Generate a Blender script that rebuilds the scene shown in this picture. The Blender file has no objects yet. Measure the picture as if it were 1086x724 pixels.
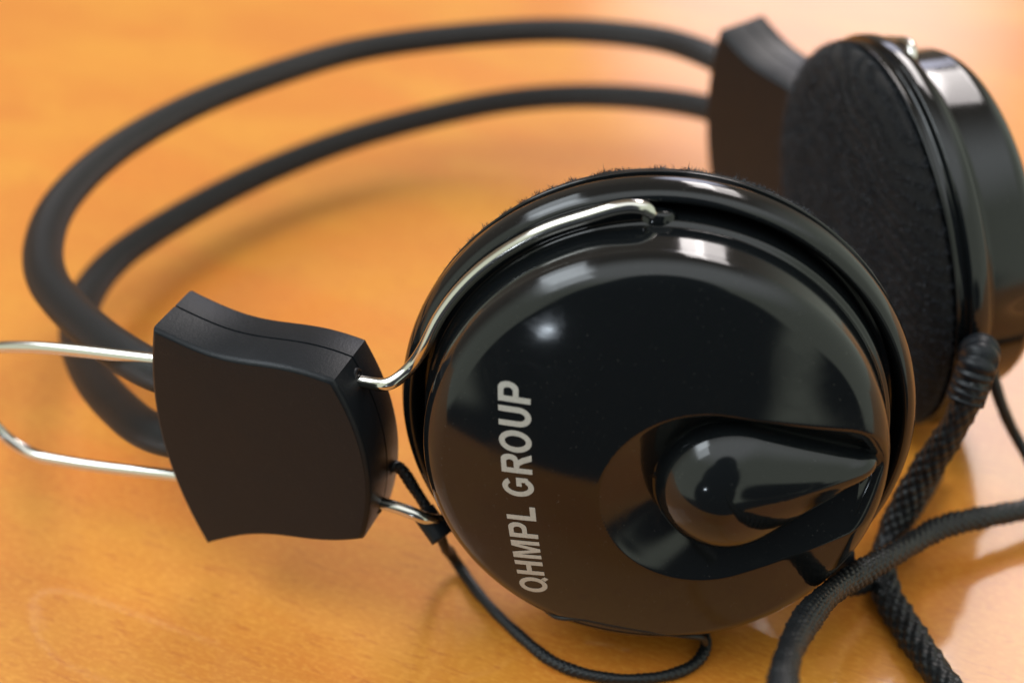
import bpy, bmesh, math, random
import numpy as np
from mathutils import Vector, Matrix
random.seed(4)
RNG = np.random.default_rng(7)
S = 0.01            # everything below is laid out in centimetres, stored in metres
scene = bpy.context.scene
col = scene.collection

# ------------------------------------------------------------------ camera
PITCH = math.radians(35.0)
cd = bpy.data.cameras.new('camera'); cam = bpy.data.objects.new('camera', cd); col.objects.link(cam)
cam.location = (0, 0, 17.5*S); cam.rotation_euler = (math.pi/2 - PITCH, 0, 0)
cd.sensor_width = 23.5; cd.lens = 35.0; cd.clip_start = 0.005; cd.clip_end = 50
cd.dof.use_dof = True; cd.dof.focus_distance = 21.6*S; cd.dof.aperture_fstop = 6.3
cd.dof.aperture_blades = 7
scene.camera = cam
scene.view_settings.view_transform = 'Standard'; scene.view_settings.look = 'None'
scene.view_settings.exposure = 0.0; scene.view_settings.gamma = 1.0

# ------------------------------------------------------------------ node helpers
def nt_new(nt, kind, **kw):
    n = nt.nodes.new(kind)
    for k, v in kw.items():
        if k.startswith('_'): setattr(n, k[1:], v)
    return n
class G:
    """tiny helper to write node maths"""
    def __init__(s, nt): s.nt = nt
    def n(s, kind, **kw):
        nd = s.nt.nodes.new(kind)
        for k, v in kw.items(): setattr(nd, k, v)
        return nd
    def m(s, op, a, b=None, c=None, clamp=False):
        nd = s.n('ShaderNodeMath', operation=op, use_clamp=clamp)
        for i, v in enumerate((a, b, c)):
            if v is None: continue
            if isinstance(v, (int, float)): nd.inputs[i].default_value = v
            else: s.nt.links.new(v, nd.inputs[i])
        return nd.outputs[0]
    def dot(s, a, v):
        nd = s.n('ShaderNodeVectorMath', operation='DOT_PRODUCT'); s.nt.links.new(a, nd.inputs[0])
        nd.inputs[1].default_value = v; return nd.outputs['Value']
    def smooth(s, x, lo, hi):
        nd = s.n('ShaderNodeMapRange', interpolation_type='SMOOTHSTEP'); s.nt.links.new(x, nd.inputs[0])
        nd.inputs[1].default_value = lo; nd.inputs[2].default_value = hi
        return nd.outputs[0]
    def mix(s, f, a, b):
        nd = s.n('ShaderNodeMix', data_type='RGBA')
        for sock, v in ((nd.inputs[0], f), (nd.inputs[6], a), (nd.inputs[7], b)):
            if isinstance(v, (int, float)): sock.default_value = v
            elif isinstance(v, tuple): sock.default_value = (*v, 1)
            else: s.nt.links.new(v, sock)
        return nd.outputs[2]
def dirv(az, el):
    az, el = math.radians(az), math.radians(el)
    return Vector((math.sin(az)*math.cos(el), math.cos(az)*math.cos(el), math.sin(el)))

# ------------------------------------------------------------------ world: the dim room around the table
world = bpy.data.worlds.new('World'); scene.world = world; world.use_nodes = True
nt = world.node_tree; nt.nodes.clear(); g = G(nt)
tc = g.n('ShaderNodeTexCoord').outputs['Generated']
z = g.dot(tc, (0, 0, 1))
wall_col = g.mix(g.smooth(z, .5, .85), (1.12, 1.22, 1.02), (2.2, 2.3, 2.3))  # brighter overhead: broad fill added to soften the shadows
floor_col = (.085, .095, .11)
front = g.m('MULTIPLY', g.smooth(g.dot(tc, (0, 1, 0)), -.25, .35), g.smooth(g.dot(tc, (-1, 0, 0)), -.85, -.45))            # the far side of the room is dimmer
wall_col = g.mix(front, wall_col, (.34, .27, .20))
c = g.mix(g.smooth(z, -.36, -.30), floor_col, wall_col)
def disc(c, az, el, rad, soft, colour, k=1.0):
    d = g.dot(tc, tuple(dirv(az, el)))
    f = g.smooth(d, math.cos(math.radians(rad+soft)), math.cos(math.radians(rad)))
    if k != 1: f = g.m('MULTIPLY', f, k)
    return g.mix(f, c, colour)
c = disc(c, 11.5, 22, 2.5, 6.5, (4.3, 4.3, 5.2))       # pale glow of the curtain below the window
# the person leaning over the camera, head, shoulders and arms against the wall
DK = (.075, .085, .10)
for az, el, r in ((192, -6, 28), (187, 14, 27), (184, 34, 17), (146, -10, 10)):
    c = disc(c, az, el, r-2, 5, DK)
bg = g.n('ShaderNodeBackground'); nt.links.new(c, bg.inputs[0]); bg.inputs[1].default_value = 0.78
out = g.n('ShaderNodeOutputWorld'); nt.links.new(bg.outputs[0], out.inputs[0])

# ------------------------------------------------------------------ lamps
def area(name, az, el, dist, sx, sy, power, colour, aim=(0, 22, 2)):
    ld = bpy.data.lights.new(name, 'AREA'); ld.shape = 'RECTANGLE'; ld.size = sx; ld.size_y = sy
    ld.energy = power; ld.color = colour
    o = bpy.data.objects.new(name, ld); col.objects.link(o)
    a = Vector(aim)*S; o.location = a + dirv(az, el)*dist
    o.rotation_euler = (a-o.location).to_track_quat('-Z', 'Z').to_euler()
    return o
area('window_pane_near', 20.3, 44, 1.6, .19, .85, 7.0, (1.0, .93, .91))
area('window_pane_far', 29.9, 44, 1.6, .24, .85, 5.6, (1.0, .93, .91))
area('daylight_near', -96, 52, 1.7, .55, 1.5, 11.2, (.86, .94, 1.0))
area('daylight_far', -70, 52, 1.7, .55, 1.5, 11.2, (.86, .94, 1.0))
area('distant_lamp', 205, 0, 1.6, .065, .035, .38, (.80, .90, 1.0))

# ------------------------------------------------------------------ materials
def mat(name, base, rough=.4, spec=.5, metallic=0, coat=0, coat_rough=.05, ior=1.5):
    m = bpy.data.materials.new(name); m.use_nodes = True; b = m.node_tree.nodes['Principled BSDF']
    b.inputs['Base Color'].default_value = (*base, 1); b.inputs['Roughness'].default_value = rough
    b.inputs['Metallic'].default_value = metallic; b.inputs['IOR'].default_value = ior
    b.inputs['Coat Weight'].default_value = coat; b.inputs['Coat Roughness'].default_value = coat_rough
    b.inputs['Specular IOR Level'].default_value = spec
    return m, G(m.node_tree), b
def noise(g, scale, detail=3, rough=.5, vec=None, dist=0):
    n = g.n('ShaderNodeTexNoise'); n.inputs['Scale'].default_value = scale; n.inputs['Detail'].default_value = detail
    n.inputs['Roughness'].default_value = rough; n.inputs['Distortion'].default_value = dist
    if vec is not None: g.nt.links.new(vec, n.inputs['Vector'])
    return n.outputs['Fac']
def objco(g, scale=(1, 1, 1), rot=0):
    t = g.n('ShaderNodeTexCoord'); rt = g.n('ShaderNodeMapping'); rt.inputs['Rotation'].default_value = (0, 0, rot)
    g.nt.links.new(t.outputs['Object'], rt.inputs['Vector'])
    mp = g.n('ShaderNodeMapping'); mp.inputs['Scale'].default_value = scale; g.nt.links.new(rt.outputs['Vector'], mp.inputs['Vector'])
    return mp.outputs['Vector']
def bump(g, b, h, strength, dist):
    n = g.n('ShaderNodeBump'); n.inputs['Strength'].default_value = strength; n.inputs['Distance'].default_value = dist
    g.nt.links.new(h, n.inputs['Height']); g.nt.links.new(n.outputs[0], b.inputs['Normal'])

M_gloss, g_, b_ = mat('gloss_black_plastic', (.005, .006, .0068), .075, ior=1.47)
v = objco(g_); dust = g_.smooth(noise(g_, 2600, 2, .6, v), .69, .74)
smudge = g_.smooth(noise(g_, 85, 5, .65, v, 1.2), .50, .68)
rr = g_.m('MULTIPLY_ADD', smudge, .075, g_.m('MULTIPLY_ADD', noise(g_, 900, 3, .6, v), .04, .07)); g_.nt.links.new(rr, b_.inputs['Roughness'])
g_.nt.links.new(g_.mix(g_.m('MULTIPLY', dust, .25), (.005, .006, .0068), (.12, .12, .11)), b_.inputs['Base Color'])

M_matte, g_, b_ = mat('satin_black_plastic', (.0090, .0108, .0135), .45, spec=.22)
v = objco(g_); bump(g_, b_, noise(g_, 2300, 4, .7, v), .45, .00008)
scuff = g_.m('MULTIPLY', g_.smooth(noise(g_, 420, 6, .75, v, 1.5), .56, .72), .55)
g_.nt.links.new(g_.mix(scuff, (.0085, .0102, .0128), (.020, .021, .022)), b_.inputs['Base Color'])
g_.nt.links.new(g_.m('MULTIPLY_ADD', noise(g_, 160, 4, .6, v), .18, .30), b_.inputs['Roughness'])

M_rubber, g_, b_ = mat('ribbed_black_rubber', (.006, .0065, .007), .46, spec=.36)
uv = g_.n('ShaderNodeUVMap').outputs[0]; sx = g_.n('ShaderNodeSeparateXYZ'); g_.nt.links.new(uv, sx.inputs[0])
w = g_.m('SINE', g_.m('MULTIPLY', sx.outputs['Y'], 2*math.pi*34))
bump(g_, b_, g_.m('MULTIPLY_ADD', noise(g_, 900, 3, .6, objco(g_)), .6, w), .55, .00010)

M_chrome, g_, b_ = mat('chromed_steel_wire', (.60, .58, .53), .16, metallic=1)
g_.nt.links.new(g_.m('MULTIPLY_ADD', noise(g_, 700, 3, .6, objco(g_)), .14, .07), b_.inputs['Roughness'])

M_cord, g_, b_ = mat('braided_black_cord', (.006, .006, .007), .42, spec=.4)
g_.nt.links.new(g_.mix(noise(g_, 1500, 2, .6, objco(g_)), (.003, .0035, .004), (.012, .014, .016)), b_.inputs['Base Color'])
M_foam, g_, b_ = mat('black_pile_fabric', (.005, .005, .0055), .85, spec=.25)
b_.inputs['Sheen Weight'].default_value = .08
M_fibre, g_, b_ = mat('black_pile_fibre', (.024, .029, .038), .5, spec=.5)
M_print, g_, b_ = mat('pale_grey_print', (.33, .33, .31), .35)
g_.nt.links.new(g_.mix(noise(g_, 3000, 2, .5, objco(g_)), (.33, .33, .31), (.50, .50, .475)), b_.inputs['Base Color'])

# the table: orange beech laminate, fine flecks, satin lacquer on top
M_wood, g_, b_ = mat('orange_beech_laminate', (.60, .24, .04), .5, coat=.62, coat_rough=.07)
ROT = math.radians(24)
v1 = objco(g_, (9, 60, 1), ROT); v2 = objco(g_, (170, 900, 1), ROT); v3 = objco(g_, (22, 42, 1), ROT)
v4 = objco(g_, (700, 1500, 1), ROT)
n1 = noise(g_, 1, 5, .55, v1, .8); n2 = noise(g_, 1, 3, .6, v2, .2); n3 = noise(g_, 1, 3, .5, v3, .5); n4 = noise(g_, 1, 2, .6, v4)
c = g_.mix(g_.smooth(n3, .30, .70), (.56, .175, .016), (.61, .235, .022))
c = g_.mix(g_.m('MULTIPLY', g_.smooth(n1, .48, .72), .55), c, (.60, .165, .014))
c = g_.mix(g_.m('MULTIPLY', g_.smooth(n2, .54, .70), .55), c, (.44, .11, .010))
c = g_.mix(g_.m('MULTIPLY', g_.smooth(n4, .42, .72), .34), c, (.80, .38, .06))
g_.nt.links.new(c, b_.inputs['Base Color'])
bump(g_, b_, n2, .10, .0001)

# ------------------------------------------------------------------ mesh helpers
def mesh_obj(name, V, F, m, parent=None, uvs=None, smooth=True):
    me = bpy.data.meshes.new(name)
    me.from_pydata([tuple(float(c)*S for c in p) for p in V], [], [tuple(int(i) for i in f) for f in F])
    if smooth: me.polygons.foreach_set('use_smooth', [True]*len(me.polygons))
    if uvs is not None:
        l = me.uv_layers.new(name='UVMap')
        idx = np.empty(len(me.loops), dtype=np.int32); me.loops.foreach_get('vertex_index', idx)
        l.data.foreach_set('uv', np.asarray(uvs, dtype=np.float32)[idx].ravel())
    me.materials.append(m); me.update()
    o = bpy.data.objects.new(name, me); col.objects.link(o)
    if parent is not None: o.parent = parent
    return o
def spline(P, step=.08):
    """centripetal-ish Catmull-Rom through P, resampled evenly"""
    P = np.asarray(P, float); P = np.vstack([2*P[0]-P[1], P, 2*P[-1]-P[-2]]); out = []
    for i in range(1, len(P)-2):
        p0, p1, p2, p3 = P[i-1:i+3]
        t0 = 0; t1 = t0+np.linalg.norm(p1-p0)**.5; t2 = t1+np.linalg.norm(p2-p1)**.5; t3 = t2+np.linalg.norm(p3-p2)**.5
        for t in np.linspace(t1, t2, 24, endpoint=False):
            A1 = (t1-t)/(t1-t0)*p0+(t-t0)/(t1-t0)*p1; A2 = (t2-t)/(t2-t1)*p1+(t-t1)/(t2-t1)*p2; A3 = (t3-t)/(t3-t2)*p2+(t-t2)/(t3-t2)*p3
            B1 = (t2-t)/(t2-t0)*A1+(t-t0)/(t2-t0)*A2; B2 = (t3-t)/(t3-t1)*A2+(t-t1)/(t3-t1)*A3
            out.append((t2-t)/(t2-t1)*B1+(t-t1)/(t2-t1)*B2)
    out.append(P[-2]); out = np.array(out)
    d = np.r_[0, np.cumsum(np.linalg.norm(np.diff(out, axis=0), axis=1))]
    n = max(2, int(d[-1]/step)+1); s = np.linspace(0, d[-1], n)
    return np.c_[[np.interp(s, d, out[:, k]) for k in range(3)]].T, s
def tube(P, ra, rb=None, nseg=16, step=.08, radf=None, closed_ends=True, up=(0, 0, 1)):
    """sweep an ellipse (ra sideways, rb along up) with smoothing; radf(theta, s) gives a relief multiplier"""
    C, s = spline(P, step); rb = ra if rb is None else rb
    T = np.gradient(C, axis=0); T /= np.linalg.norm(T, axis=1)[:, None]
    U = np.empty_like(T); u = np.array(up, float)
    for i, t in enumerate(T):
        u = (np.array(up, float) if radf is None and rb != ra else u); u = u - t*(u@t); u /= np.linalg.norm(u); U[i] = u
    W = np.cross(T, U); th = np.arange(nseg)*2*np.pi/nseg
    V = []; uv = []
    for i in range(len(C)):
        k = np.ones(nseg) if radf is None else radf(th, s[i])
        ring = C[i] + (W[i][None]*(ra*np.cos(th)*k)[:, None] + U[i][None]*(rb*np.sin(th)*k)[:, None])
        V.append(ring); uv += [(s[i], 2*abs(a/(2*np.pi)-.5)) for a in th]
    V = np.vstack(V); n = len(C)
    F = [(i*nseg+j, i*nseg+(j+1) % nseg, (i+1)*nseg+(j+1) % nseg, (i+1)*nseg+j) for i in range(n-1) for j in range(nseg)]
    if closed_ends: F += [tuple(range(nseg))[::-1], tuple((n-1)*nseg+j for j in range(nseg))]
    return V, F, uv
def lathe(prof, n=160, close=False):
    """prof: list of (r, h); axis +Z"""
    V = []; F = []; m = len(prof); th = np.arange(n)*2*np.pi/n
    for r, h in prof: V += [(r*math.cos(a), r*math.sin(a), h) for a in th]
    for i in range(m-1):
        for j in range(n): F.append((i*n+j, i*n+(j+1) % n, (i+1)*n+(j+1) % n, (i+1)*n+j))
    return V, F
def xf(V, R, O): return np.asarray(V, float)@np.asarray(R, float).T + np.asarray(O, float)
def join(parts):
    V = []; F = []
    for v_, f_ in parts:
        o = len(V); V += [tuple(p) for p in v_]; F += [tuple(i+o for i in f) for f in f_]
    return V, F
def rounded(pts, rad=.05, n=4):
    """round the corners of an open (r,h) profile"""
    out = [pts[0]]
    for i in range(1, len(pts)-1):
        a, b, c_ = map(np.array, (pts[i-1], pts[i], pts[i+1])); da, dc = a-b, c_-b
        la, lc = np.linalg.norm(da), np.linalg.norm(dc); k = min(rad, la*.45, lc*.45)
        p, q = b+da/la*k, b+dc/lc*k
        for t in np.linspace(0, 1, n): out.append(tuple((1-t)**2*p+2*t*(1-t)*b+t*t*q))
    out.append(pts[-1]); return out

# ------------------------------------------------------------------ setting
def slab(x0, x1, y0, y1, z0, z1):
    V = [(x, y, z_) for z_ in (z0, z1) for x, y in ((x0, y0), (x1, y0), (x1, y1), (x0, y1))]
    return V, [(3, 2, 1, 0), (4, 5, 6, 7), (0, 1, 5, 4), (1, 2, 6, 5), (2, 3, 7, 6), (3, 0, 4, 7)]
V, F = slab(-70, 60, 9.6, 95, -2.5, 0)
table = mesh_obj('table_top', V, F, M_wood, smooth=False); table['kind'] = 'structure'

# ------------------------------------------------------------------ the headphones
hp = bpy.data.objects.new('headphones', None); col.objects.link(hp); hp.location = (0, 22*S, 0)
hp['label'] = 'black wired headphones with glossy round ear cups and twin tube headband lying on orange wood'
hp['category'] = 'headphones'
OFF = np.array([0, 22, 0])
def part(name, V, F, m, parent=None, uvs=None, label=None, smooth=True):
    o = mesh_obj(name, np.asarray(V, float)-OFF, F, m, parent or hp, uvs, smooth)
    if label: o['label'] = label
    return o

# --- headband: two oval ribbed rubber tubes
UP = [(5.15, 28.6, 3.72), (4.75, 29.5, 3.75), (4.2, 30.3, 3.78), (3.2, 31.5, 3.62), (1.22, 32.45, 3.40), (-.92, 32.45, 3.30), (-3.45, 31.85, 3.2),
      (-5.2, 30.55, 3.2), (-6.8, 28.9, 3.2), (-7.95, 26.95, 3.2), (-8.46, 25.0, 3.22), (-8.38, 23.38, 3.28), (-7.95, 22.0, 3.38),
      (-7.1, 20.65, 3.52), (-6.25, 19.60, 3.66), (-5.43, 18.85, 3.74), (-4.5, 18.4, 3.74)]
LO = [(5.15, 28.7, 2.5), (4.8, 29.6, 2.5), (4.35, 30.4, 2.45), (2.31, 31.95, 2.0), (-.07, 32.54, 1.6), (-3.17, 31.78, 1.2), (-5.25, 30.35, 1.05), (-6.96, 28.42, 1.0),
      (-8.03, 26.5, 1.05), (-8.30, 24.95, 1.15), (-8.08, 23.4, 1.38), (-7.44, 21.68, 1.74), (-6.52, 20.02, 2.18), (-5.55, 18.8, 2.55), (-4.5, 18.4, 2.65)]
for P in (UP, LO):
    V, F, uv = tube(P, .355, .265, nseg=32, step=.10)
    part('headband_tube', V, F, M_rubber, uvs=uv)

# --- slider blocks
def block_mesh(L=2.80, Hl=3.98, Hr=2.84, T=1.18):
    ring = []
    def hh(s): return (Hl+(Hr-Hl)*(s+1)/2)/2 - .10*math.sin(math.pi*(s+1)/2)**1.5 - .07*math.sin(math.pi*(s+1))
    N = 22
    top = [(s*L/2, hh(s)) for s in np.linspace(-1, 1, N)]
    right = [(L/2+.30*(1-t*t), t*Hr/2) for t in np.linspace(1, -1, N)][1:-1]
    bot = [(s*L/2, -hh(s)) for s in np.linspace(1, -1, N)]
    left = [(-L/2-.34*(1-t*t), t*Hl/2) for t in np.linspace(-1, 1, N)][1:-1]
    out = np.array(top+right+bot+left)
    # inward normals for the bevel
    d = np.roll(out, -1, 0)-np.roll(out, 1, 0); nrm = np.c_[d[:, 1], -d[:, 0]]; nrm /= np.linalg.norm(nrm, axis=1)[:, None]
    prof = [(-T/2, .085), (-T/2+.010, .05), (-T/2+.035, .016), (-T/2+.09, 0), (.06, 0), (.066, .022), (.094, .022), (.10, 0), (T/2-.07, 0), (T/2-.02, .02), (T/2, .07)]
    V = []; F = []; n = len(out)
    for sc_, w_ in ((.25, -.010), (.5, -.009), (.75, -.007), (.9, -.004), (.965, -.001)):      # slight crown on the outer face
        V += [(p[0]*sc_, -T/2+w_, p[1]*sc_) for p in out]
    for w_, ins in prof:
        o2 = out + nrm*ins if True else out
        V += [(p[0], w_, p[1]) for p in o2]
    m_ = len(prof)+5; wv = [V[i*n][1] for i in range(m_)]
    for i in range(m_-1):
        for j in range(n): F.append((i*n+j, i*n+(j+1) % n, (i+1)*n+(j+1) % n, (i+1)*n+j))
    for i, flip in ((0, 1), (m_-1, 0)):
        c_ = len(V); V.append((0, wv[i]-(.003 if i == 0 else 0), 0))
        for j in range(n):
            f = (c_, i*n+(j+1) % n, i*n+j); F.append(f if flip else f[::-1])
    return V, F
RN = np.array([[.94, .33, -.09], [-.32, .94, .07], [.11, -.03, .99]]); RN = np.linalg.qr(RN)[0]*np.sign(np.diag(np.linalg.qr(RN)[1]))
ON = np.array([-3.51, 18.136, 3.166])
a = math.radians(-57); e1 = np.array([math.cos(a), math.sin(a), 0]); e2 = np.array([-.10, .05, 1.]); e2 -= e1*(e1@e2); e2 /= np.linalg.norm(e2)
RF = np.c_[e1, np.cross(e2, e1), e2]; OF = np.array([5.5, 27.85, 3.1])
BV, BF = block_mesh()
for R_, O_ in ((RN, ON), (RF, OF)):
    b = part('slider_block', xf(BV, R_, O_), BF, M_matte)
    bm = bmesh.new(); bm.from_mesh(b.data); bmesh.ops.recalc_face_normals(bm, faces=bm.faces)
    for e_ in bm.edges:
        if len(e_.link_faces) == 2 and e_.calc_face_angle(0) > math.radians(38): e_.smooth = False
    for f_ in bm.faces:
        if len(f_.verts) == 3 and f_.calc_center_median().length < 0: f_.smooth = False
    bm.to_mesh(b.data); bm.free()
    # dark mouths where the steel wire leaves the block
    for t in (1.04, -1.10):
        th = np.linspace(0, 2*np.pi, 13)[:-1]
        Vc = [(1.35+.30*(1-(t/1.42)**2)+dx-.03, math.cos(q)*r_, t+.05*np.sign(t)+math.sin(q)*r_*1.25) for dx, r_ in ((0, .15), (.035, .14), (.035, .11), (-.06, .105)) for q in th]
        Fc = [(i*12+j, i*12+(j+1) % 12, (i+1)*12+(j+1) % 12, (i+1)*12+j) for i in range(3) for j in range(12)]
        part('wire_socket', xf(Vc, R_, O_), Fc, M_matte, parent=None)

# --- ear cups.  local frame: x right, y up, z out of the shell
def domeh(r):
    r = np.asarray(r, float); base = 2.20-.52*(np.minimum(r, 3.30)/3.25)**2.3
    k = np.clip((r-2.90)/(3.24-2.90), 0, 1)
    return base-.30*(1-np.sqrt(np.maximum(0, 1-k**2)))
def sd_tear(x, y, c1, r1, c2, r2):
    """distance to a round cone (teardrop)"""
    c1, c2 = np.array(c1), np.array(c2); ba = c2-c1; l2 = ba@ba; L = math.sqrt(l2); rr = r1-r2
    ax = ba/L; px = (x-c1[0])*ax[0]+(y-c1[1])*ax[1]; py = np.abs(-(x-c1[0])*ax[1]+(y-c1[1])*ax[0])
    b = rr/L; a_ = math.sqrt(max(1e-6, 1-b*b)); k = -py*b*1.0+px*a_
    k = px*a_*1.0 - py*b
    k = py*(-b)+px*a_
    d = np.where(k < 0, np.hypot(px, py)-r1, np.where(k > a_*L, np.hypot(px-L, py)-r2, px*b+py*a_-r1))
    return d
def sstep(x, a_, b_): t = np.clip((x-a_)/(b_-a_), 0, 1); return t*t*(3-2*t)
RC1, RR1, RC2 = (.70, -.20), 1.42, (2.40, .02)
KC1, KR1, KC2 = (1.06, -.05), 1.05, (2.93, .24)
def coverh(x, y):
    r = np.hypot(x, y); h = domeh(r)
    d = sd_tear(x, y, RC1, RR1, RC2, .92)
    d2 = sd_tear(x, y, KC1, KR1, KC2, .18)
    # dished surround: leaves the dome at a soft crease, deepest in the moat round the knob
    w_ = np.clip(-d/(np.maximum(-d, 0)+np.maximum(d2, 0)+.05), 0, 1)
    dep = .34*np.clip(w_, 0, 1)*sstep(w_, -.9, .25)
    dep = np.where(d < 0, dep, 0)
    return h-dep*np.clip((3.35-r)/.5, .15, 1)
def polar_cover(mir):
    nr, na = 170, 420; V = []; F = []
    rs = 3.24*np.sin(np.linspace(0, 1, nr+1)[1:]*math.pi/2)**.85
    V.append((0, 0, float(coverh(np.array(0.), np.array(0.)))))
    for r in rs:
        th = np.arange(na)*2*np.pi/na; x = r*np.cos(th); y = r*np.sin(th); h = coverh(x, y)
        V += list(zip(x, y, h))
    for j in range(na): F.append((0, 1+j, 1+(j+1) % na))
    for i in range(nr-1):
        for j in range(na): F.append((1+i*na+j, 1+(i+1)*na+j, 1+(i+1)*na+(j+1) % na, 1+i*na+(j+1) % na))
    # wall with the ledge below the fillet
    base = 1+(nr-1)*na; hedge = float(domeh(3.24))
    prof = rounded([(3.245, hedge-.02), (3.25, .76), (3.33, .70), (3.34, .50), (3.36, .12)], .05)
    for r, h in prof:
        th = np.arange(na)*2*np.pi/na; V += [(r*math.cos(t), r*math.sin(t), h) for t in th]
    for i in range(len(prof)):
        for j in range(na): F.append((base+i*na+j, base+(i+1)*na+j, base+(i+1)*na+(j+1) % na, base+i*na+(j+1) % na))
    return V, F
def knob_mesh():
    na, nr = 120, 30; th = np.arange(na)*2*np.pi/na; V = []; F = []
    c0 = np.array([1.75, .06])
    # boundary by ray marching the teardrop distance
    rad = []
    for t in th:
        lo, hi = 0, 3
        for _ in range(40):
            m_ = (lo+hi)/2
            if sd_tear(c0[0]+m_*math.cos(t), c0[1]+m_*math.sin(t), KC1, KR1-.03, KC2, .15) < 0: lo = m_
            else: hi = m_
        rad.append(lo)
    rad = np.array(rad)
    ks = np.sin(np.linspace(0, 1, nr+1)[1:]*math.pi/2)
    def kh(x, y, k):
        d = -sd_tear(x, y, KC1, KR1-.03, KC2, .15); d = np.maximum(d, 0)
        r = np.hypot(x, y); q = np.clip((x-KC1[0])/(KC2[0]-KC1[0]), 0, 1)
        hm = .76*(1-q)+.38*q; R = (KR1-.03)*(1-q)+.18*q
        e = np.clip(1-d/np.maximum(R, .05), 0, 1)
        return domeh(r)-.34+hm*np.sqrt(np.maximum(0, 1-e**2))**.95
    V.append((c0[0], c0[1], float(kh(c0[0], c0[1], 0))))
    for k in ks:
        x = c0[0]+rad*k*np.cos(th); y = c0[1]+rad*k*np.sin(th); V += list(zip(x, y, kh(x, y, k)))
    x = c0[0]+rad*1.0*np.cos(th); y = c0[1]+rad*np.sin(th); V += list(zip(x, y, domeh(np.hypot(x, y))-.50))
    for j in range(na): F.append((0, 1+j, 1+(j+1) % na))
    for i in range(nr):
        for j in range(na): F.append((1+i*na+j, 1+(i+1)*na+j, 1+(i+1)*na+(j+1) % na, 1+i*na+(j+1) % na))
    return V, F
def smooth_knob(V, F, it=6):
    V = np.array(V); n = len(V); inner = np.arange(n-240)
    nb = [set() for _ in range(n)]
    for f in F:
        for i in range(len(f)): nb[f[i]].add(f[i-1]); nb[f[i-1]].add(f[i])
    for _ in range(it):
        Z = V[:, 2].copy()
        for i in inner: Z[i] = .5*V[i, 2]+.5*np.mean(V[list(nb[i]), 2])
        V[:, 2] = Z
    return V, F
ring_prof = rounded([(3.20, .12), (3.44, .12), (3.47, .50), (3.55, .60), (3.66, .52), (3.72, .36), (3.73, .16), (3.60, .13), (3.58, -.03), (3.69, -.05), (3.69, -.09), (3.2, -.10)], .05)
pad_prof = rounded([(3.40, -.05), (3.58, -.10), (3.65, -.24), (3.52, -.46), (3.20, -.70), (2.7, -.82), (2.0, -.88), (1.0, -.90), (.02, -.90)], .25, 5)

def fibres(prof, n, seed, length=1.0):
    """short curved fibre ribbons scattered over the pad surface"""
    rg = np.random.default_rng(seed); P = np.array(prof); seg = np.diff(P, axis=0); ln = np.linalg.norm(seg, axis=1)
    wgt = ln*(P[:-1, 0]+P[1:, 0]); cum = np.cumsum(wgt)/wgt.sum()
    n = int(n*1.9); i = np.searchsorted(cum, rg.random(n)); t = rg.random(n); q = P[i]+seg[i]*t[:, None]; d = seg[i]/ln[i][:, None]
    nr = np.c_[-d[:, 1], d[:, 0]]*-1.0
    flip = np.where((nr[:, 0]*(q[:, 0]-1.5)+nr[:, 1]*(q[:, 1]+.5)) < 0, -1, 1); nr = nr*flip[:, None]
    a_ = rg.random(n)*2*np.pi; ca, sa = np.cos(a_), np.sin(a_)
    B = np.c_[q[:, 0]*ca, q[:, 0]*sa, q[:, 1]]; N = np.c_[nr[:, 0]*ca, nr[:, 0]*sa, nr[:, 1]]
    # clumped lay direction gives the ribbed nap
    ph = B[:, 1]*27+B[:, 0]*8+1.6*np.sin(B[:, 0]*4.1)+1.2*np.sin(B[:, 1]*3.3+B[:, 0]*2)
    lay = np.c_[np.sin(ph)*.5, np.cos(ph), np.sin(ph*.6)*.4]
    keep = rg.random(n) < (.12+.88*(.5+.5*np.cos(ph))**1.3); B, N, lay, ph = B[keep], N[keep], lay[keep], ph[keep]; n = len(B)
    J = rg.normal(size=(n, 3)); L = (.04+.07*rg.random(n)**1.5)[:, None]; L = np.where(rg.random(n)[:, None] < .04, L*1.7, L)
    T1 = N*.65+lay*.5+J*.5; T1 /= np.linalg.norm(T1, axis=1)[:, None]
    T2 = T1*.5+lay*.5+rg.normal(size=(n, 3))*.6; T2 /= np.linalg.norm(T2, axis=1)[:, None]
    ridge = (.5+.5*np.cos(ph))[:, None]; L = L*length*(.45+.85*ridge)
    p0 = B-N*.02+N*.012*ridge; p1 = p0+T1*L*.7; p2 = p1+T2*L*.5
    W = np.cross(T1, rg.normal(size=(n, 3))); W /= np.linalg.norm(W, axis=1)[:, None]; wd = (.0022+.0022*rg.random(n))[:, None]
    V = np.stack([p0-W*wd, p0+W*wd, p1-W*wd*.8, p1+W*wd*.8, p2], 1).reshape(-1, 3)
    k = np.arange(n)*5
    F = [(a0, a0+1, a0+3, a0+2) for a0 in k]+[(a0+2, a0+3, a0+4) for a0 in k]
    return V, F

def frame_cup(n_, up=(0, 0, 1), mir=1):
    n_ = np.array(n_, float); n_ /= np.linalg.norm(n_); u_ = np.cross(np.array(up, float), n_); u_ /= np.linalg.norm(u_)
    v_ = np.cross(n_, u_); return np.c_[u_*mir, v_, n_]
CN = frame_cup((-.10, -.99, .066)); ONC = np.array([2.11, 17.95, 3.86])
CF = frame_cup((.97, .20, .12), mir=-1)*.95; OFC = np.array([6.55, 23.6, 3.35])

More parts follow.
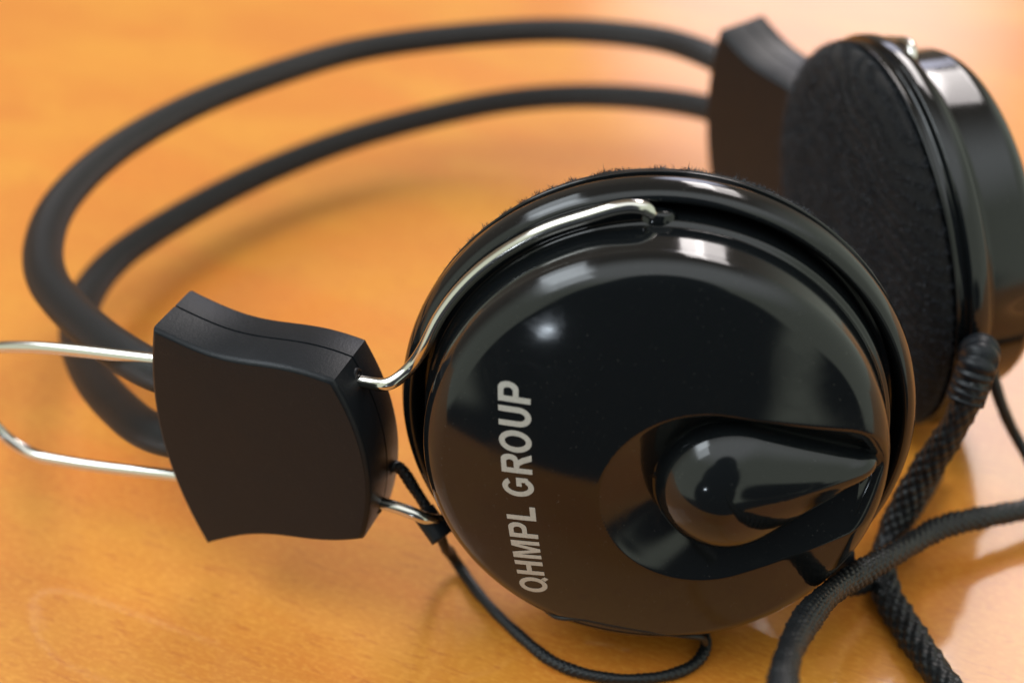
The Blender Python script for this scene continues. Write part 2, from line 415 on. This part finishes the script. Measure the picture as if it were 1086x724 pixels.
CV, CFc = polar_cover(1); KV, KF = smooth_knob(*knob_mesh())
RV, RFc = lathe(ring_prof, 224)
def dense(prof, step=.045):
    P = np.array(prof); d = np.r_[0, np.cumsum(np.linalg.norm(np.diff(P, axis=0), axis=1))]; s = np.linspace(0, d[-1], int(d[-1]/step))
    return list(zip(np.interp(s, d, P[:, 0]), np.interp(s, d, P[:, 1])))
def rib_phase(x, y): return y*27+x*8+1.6*np.sin(x*4.1)+1.2*np.sin(y*3.3+x*2)
PV, PF = lathe(dense(pad_prof), 400)
# soft uneven surface of the foam under the cloth
PV = np.array(PV); PV[:, 2] += .07*(.5-.5*np.cos(rib_phase(PV[:, 0], PV[:, 1])))*np.clip((3.5-np.hypot(PV[:, 0], PV[:, 1]))/1, 0, 1)
def glyph_curve(cu):
    """bold condensed capitals as filled outlines, cap height 1; returns the total width"""
    def arc(cx, cy, rx, ry, a0, a1, n=18): return [(cx+rx*math.cos(math.radians(a)), cy+ry*math.sin(math.radians(a))) for a in np.linspace(a0, a1, n)]
    w = .235; b = .19
    def bowl(x0, y0, y1, x1, n=14):          # right-hand bowl from (x0,y1) round to (x0,y0)
        ry = (y1-y0)/2; return [(x0, y1)]+arc(x1-ry*.9, y0+ry, ry*.9, ry, 90, -90, n)+[(x0, y0)]
    O = [arc(.5, .5, .48, .52, 0, 350, 44), arc(.5, .5, .245, .335, 0, 350, 36)]
    gl = {
     'O': (1.06, O), 'Q': (1.06, O+[[(.765, .03), (.90, .17), (1.04, .02), (.93, -.11)]]),
     'H': (1.0, [[(.09, 0), (.09, 1), (.09+w, 1), (.09+w, .61), (.91-w, .61), (.91-w, 1), (.91, 1), (.91, 0), (.91-w, 0), (.91-w, .43), (.09+w, .43), (.09+w, 0)]]),
     'M': (1.16, [[(.09, 0), (.09, 1), (.40, 1), (.58, .34), (.76, 1), (1.07, 1), (1.07, 0), (.86, 0), (.86, .74), (.67, 0), (.49, 0), (.30, .74), (.30, 0)]]),
     'P': (.95, [[(.09, 0), (.09, 1)]+bowl(.30, .37, 1.0, .90)[1:-1]+[(.09+w, .37), (.09+w, 0)], [(.09+w, .83)]+arc(.54, .685, .13, .145, 90, -90, 10)+[(.09+w, .54)]]),
     'L': (.86, [[(.09, 0), (.09, 1), (.09+w, 1), (.09+w, b), (.80, b), (.80, 0)]]),
     'U': (1.0, [[(.09, 1), (.09, .38)]+arc(.5, .38, .41, .40, 180, 360, 24)+[(.91, 1), (.91-w, 1)]+arc(.5, .38, .41-w, .21, 360, 180, 16)+[(.09+w, 1)]]),
     'R': (1.02, [[(.09, 0), (.09, 1)]+bowl(.30, .42, 1.0, .94)[1:-4]+[(.70, .43), (.80, .33), (.99, 0), (.71, 0), (.56, .27), (.46, .40), (.09+w, .42), (.09+w, 0)], [(.09+w, .83)]+arc(.58, .71, .12, .12, 90, -90, 10)+[(.09+w, .59)]]),
     'G': (1.06, [arc(.5, .5, .47, .52, 38, 318, 34)+[(.94, .17), (.94, .55), (.52, .55), (.52, .38), (.72, .38), (.72, .25)]+arc(.5, .5, .235, .335, 312, 48, 28)]),
     ' ': (.40, [])}
    x = 0
    for ch in 'QHMPL GROUP':
        adv, shapes = gl[ch]
        for k, sh in enumerate(shapes):
            sp = cu.splines.new('POLY'); sp.points.add(len(sh)-1); sp.use_cyclic_u = True
            for p_, q in zip(sp.points, sh): p_.co = (x+q[0], q[1], 0, 1)
        x += adv
    return x
def ear_cup(R_, O_, mir, text):
    cup = bpy.data.objects.new('ear_cup', None); col.objects.link(cup); cup.parent = hp
    cup.location = tuple((O_-OFF)*S)
    def sub(name, V, F, m, smooth=True):
        F = F if mir > 0 else [f[::-1] for f in F]
        return mesh_obj(name, np.asarray(V, float)@R_.T, F, m, cup, smooth=smooth)
    sub('rim_ring', RV, RFc, M_gloss)
    sub('shell_cover', CV, CFc, M_gloss)
    sub('teardrop_knob', KV, KF, M_gloss)
    pad = join([(PV, PF)]); fv, ff = fibres(pad_prof, 80000 if mir < 0 else 80000, 3 if mir < 0 else 5, 1.0 if mir < 0 else .62)
    p_ = sub('ear_pad', PV, PF, M_foam)
    # the nap is part of the pad: one mesh
    fo = sub('pad_nap', fv, ff, M_fibre)
    me = p_.data; bm = bmesh.new(); bm.from_mesh(me); n0 = len(bm.faces); bm.from_mesh(fo.data); bm.faces.ensure_lookup_table()
    for f in bm.faces[n0:]: f.material_index = 1; f.smooth = False
    bm.to_mesh(me); bm.free(); me.materials.append(M_fibre)
    d_ = fo.data; bpy.data.objects.remove(fo); bpy.data.meshes.remove(d_)
    # hinge lugs for the wire, top and bottom of the shell wall
    for sg in (1, -1):
        V = []; th = np.arange(32)*2*np.pi/32
        for k, (rr_, yy) in enumerate(((.0, 3.44), (.10, 3.44), (.21, 3.42), (.25, 3.38), (.26, 3.2))):
            V += [(-.13+rr_*.95*math.cos(t), sg*yy, .62+rr_*.55*math.sin(t)) for t in th]
        F = [(i*32+j, i*32+(j+1) % 32, (i+1)*32+(j+1) % 32, (i+1)*32+j) for i in range(4) for j in range(32)]
        sub('hinge_lug', V, F if sg > 0 else [f[::-1] for f in F], M_gloss)
    if text:
        cu = bpy.data.curves.new('printing', 'CURVE'); cu.dimensions = '2D'; cu.fill_mode = 'BOTH'
        W_ = glyph_curve(cu)
        to = bpy.data.objects.new('printing', cu); col.objects.link(to)
        dg = bpy.context.evaluated_depsgraph_get(); dg.update(); me = bpy.data.meshes.new_from_object(to.evaluated_get(dg))
        bpy.data.objects.remove(to)
        bm = bmesh.new(); bm.from_mesh(me); bmesh.ops.triangulate(bm, faces=bm.faces)
        for _ in range(3):
            bmesh.ops.subdivide_edges(bm, edges=[e_ for e_ in bm.edges if e_.calc_length() > .22], cuts=1)
            bmesh.ops.triangulate(bm, faces=bm.faces)
        for v_ in bm.verts:
            s_ = v_.co.x/W_; hgt = v_.co.y
            p = TP0*(1-s_)**2+2*TP1*s_*(1-s_)+TP2*s_*s_
            tg = 2*(TP1-TP0)*(1-s_)+2*(TP2-TP1)*s_; tg /= np.linalg.norm(tg)
            nn = np.array([-tg[1], tg[0]]); q = p+nn*hgt*(.40+.05*s_)
            v_.co = (q[0]*S, q[1]*S, (float(coverh(np.array(q[0]), np.array(q[1])))+.006)*S)
        bm.transform(Matrix([[*R_[0], 0], [*R_[1], 0], [*R_[2], 0], [0, 0, 0, 1]]))
        bm.to_mesh(me); bm.free(); me.materials.clear(); me.materials.append(M_print)
        t_ = bpy.data.objects.new('printed_lettering', me); col.objects.link(t_); t_.parent = cup
        t_['label'] = 'pale grey capital lettering running up the shell'
    return cup
TP0 = np.array([-1.38, -2.20]); TP1 = np.array([-1.66, -.45]); TP2 = np.array([-1.68, 1.46])
ear_cup(CN, ONC, 1, True); ear_cup(CF, OFC, -1, False)

# --- steel wires: hinge > round the groove > through the block > U-loop > back
def wire(Cf, Oc, Rb, Ob, ext, name='wire_loop'):
    def cl(u, v_, h): return xf([(u, v_, h)], Cf, Oc)[0]
    def bl(x, w_, t): return xf([(x, w_, t)], Rb, Ob)[0]
    top = [cl(-.16, 3.20, .60), cl(-.19, 3.42, .66), cl(-.33, 3.53, .74), cl(-.60, 3.52, .75)]
    for ang in np.radians((108, 115, 122, 132, 142, 152, 161)): top.append(cl(3.50*math.cos(ang), 3.50*math.sin(ang), .74))
    top += [cl(-3.54, .74, .70)]
    sgn = 1
    up = top+[bl(1.98, -.10, 1.10), bl(1.82, -.04, 1.07), bl(1.2, 0, 1.08), bl(-1.2, 0, 1.04), bl(-1.35-ext*.72, 0, 1.0), bl(-1.35-ext*.9, 0, .84), bl(-1.35-ext*.985, 0, .38)]
    bot = [cl(-.16, -3.20, .60), cl(-.19, -3.42, .62), cl(-.33, -3.56, .66)]
    for ang in np.radians((103, 120, 136)): bot.append(cl(3.53*math.cos(ang), -3.53*math.sin(ang), .5))
    lo = bot+[cl(-3.08, -2.15, .42), bl(2.25, .02, -1.36), bl(1.85, 0, -1.20), bl(1.2, 0, -1.12), bl(-1.2, 0, -1.14), bl(-1.35-ext*.66, 0, -1.20), bl(-1.35-ext*.86, 0, -1.10), bl(-1.35-ext*.98, 0, -.65)]
    P = up+[bl(-1.35-ext, 0, -.15)]+lo[::-1]
    C, _ = spline(P, .05)
    for _ in range(14): C[1:-1] = .25*C[:-2]+.5*C[1:-1]+.25*C[2:]
    V, F, uv = tube(C[::3], .096, nseg=16, step=.06)
    return part(name, V, F, M_chrome)
wire(CN, ONC, RN, ON, 4.15); wire(CF, OFC, RF, OF, .85)
# sleeve on the lower wire
a0 = xf([(1.95+.25, .02, -1.24)], RN, ON)[0]

# --- cords
def braid(n=10, pitch=.42, amp=.075):
    def f(th, s):
        a_ = n/2*th+2*np.pi*s/pitch; b_2 = n/2*th-2*np.pi*s/pitch
        wob = .6*math.sin(s*3.1)+.4*math.sin(s*7.7+1); a_ = a_+wob*.35; b_2 = b_2-wob*.22
        loose = 1+.35*math.sin(s*2.3+.7)+.2*math.sin(s*11.3)
        return (1-amp+amp*2*loose*np.abs(np.sin(a_)*np.sin(b_2))**.6)*(1+.018*math.sin(s*1.9)+.012*math.sin(s*5.3))
    return f
def cord(P, r, n, pitch, amp, step=.03, nseg=48, name='braided_cord', label=None):
    V, F, uv = tube(P, r, nseg=nseg, step=step, radf=braid(n, pitch, amp)); return part(name, V, F, M_cord, label=label)

def relief(P, r0, r1, name='strain_relief'):
    """moulded ribbed sleeve round the start of a cable"""
    def f(th, s_): return 1+(.0 if (s_*7) % 1 < .55 else -.16)*(1 if s_ > .12 else 0)*np.where(np.abs(np.sin(th)) > .22, 1, 0)
    V, F, uv = tube(P, r0, nseg=40, step=.03, radf=f); V = np.asarray(V); return part(name, V, F, M_matte)
A0 = xf([(3.62, -.35, .30)], CF, OFC)[0]
cord([A0, (7.22, 19.15, 3.35), (6.98, 18.95, 2.6), (6.60, 18.9, 1.6), (6.22, 18.6, .8), (5.99, 18.1, .38), (5.98, 17.6, .26), (6.09, 17.1, .24), (6.33, 16.21, .24), (6.62, 15.3, .24), (7.1, 14.2, .24), (7.7, 13.0, .24)],
     .225, 8, .50, .11, label='thick coarsely braided cable leaving the far ear cup')
relief([A0, (7.30, 19.35, 3.65), (7.10, 19.05, 3.0)], .30, .26)
cord([(12.5, 20.8, .3), (10.4, 20.0, .35), (8.83, 19.41, .5), (8.0, 19.10, .6), (7.02, 18.60, .8), (6.22, 17.85, 1.05), (5.39, 16.98, 1.4), (4.55, 15.83, 2.0), (3.84, 14.39, 2.8), (3.36, 13.08, 3.4), (3.13, 11.9, 3.8), (3.1, 10.8, 4.0)],
     .178, 8, .34, .12, label='thinner smoother braided cable arching towards the viewer')
cord([(8.1, 21.2, 2.4), (8.45, 20.9, 1.5), (8.85, 20.8, .8), (9.3, 20.2, .3), (10.2, 19.6, .15)], .10, 8, .25, .06, name='thin_lead')
# near cup: short moulded outlet and its cable tucked behind the others
N0 = xf([(2.95, -2.45, .25)], CN, ONC)[0]
relief([N0, (5.05, 17.45, 1.25), (5.18, 17.35, .85)], .24, .2)
cord([(5.05, 17.45, 1.25), (5.25, 17.45, .7), (5.7, 17.9, .3), (6.3, 18.9, .24), (7.4, 20.6, .24)], .18, 8, .4, .1)
# thin lead: slider block > sleeve > behind the cup > loop on the table > under the shell
REFL_STRAND = [(2.93, 16.30, .50), (2.84, 16.13, .80), (2.47, 16.02, .99), (2.05, 15.99, 1.09), (1.49, 16.03, 1.18), (1.01, 16.10, 1.24), (.66, 16.22, 1.16), (.35, 16.70, 1.06)]  # added strand, modelled in place of the lead's reflection in the shell
cord(REFL_STRAND, .042, 6, .12, .1, step=.02, nseg=20, name='thin_lead', label='fine black strand standing in for the lead reflection along the foot of the near shell')  # added reflection strand, not a run of the lead itself
B0 = xf([(1.45, .1, -.75)], RN, ON)[0]
cord([B0, (-1.77, 17.95, 2.62), (-1.48, 17.82, 2.25), (-1.22, 17.62, 1.85), (-1.05, 17.7, 1.2), (-1.0, 18.3, .5), (-.86, 18.35, .15), (-.50, 17.72, .1), (.03, 16.97, .1), (.68, 16.28, .1), (1.38, 16.0, .1), (2.10, 15.98, .1), (2.69, 16.19, .1), (2.95, 16.5, .1), (3.0, 16.85, .1), (2.6, 17.3, .1), (1.6, 17.6, .1)],
     .082, 6, .20, .14, step=.02, nseg=32, name='thin_lead', label='thin braided lead looping out under the near ear cup')
# clamp sleeve that gathers the lead and the lower wire
V, F, uv = tube([(-1.36, 17.60, 2.02), (-1.20, 17.45, 1.86), (-1.06, 17.32, 1.72)], .20, .15, nseg=20, step=.04)
part('cord_sleeve', V, F, M_matte)
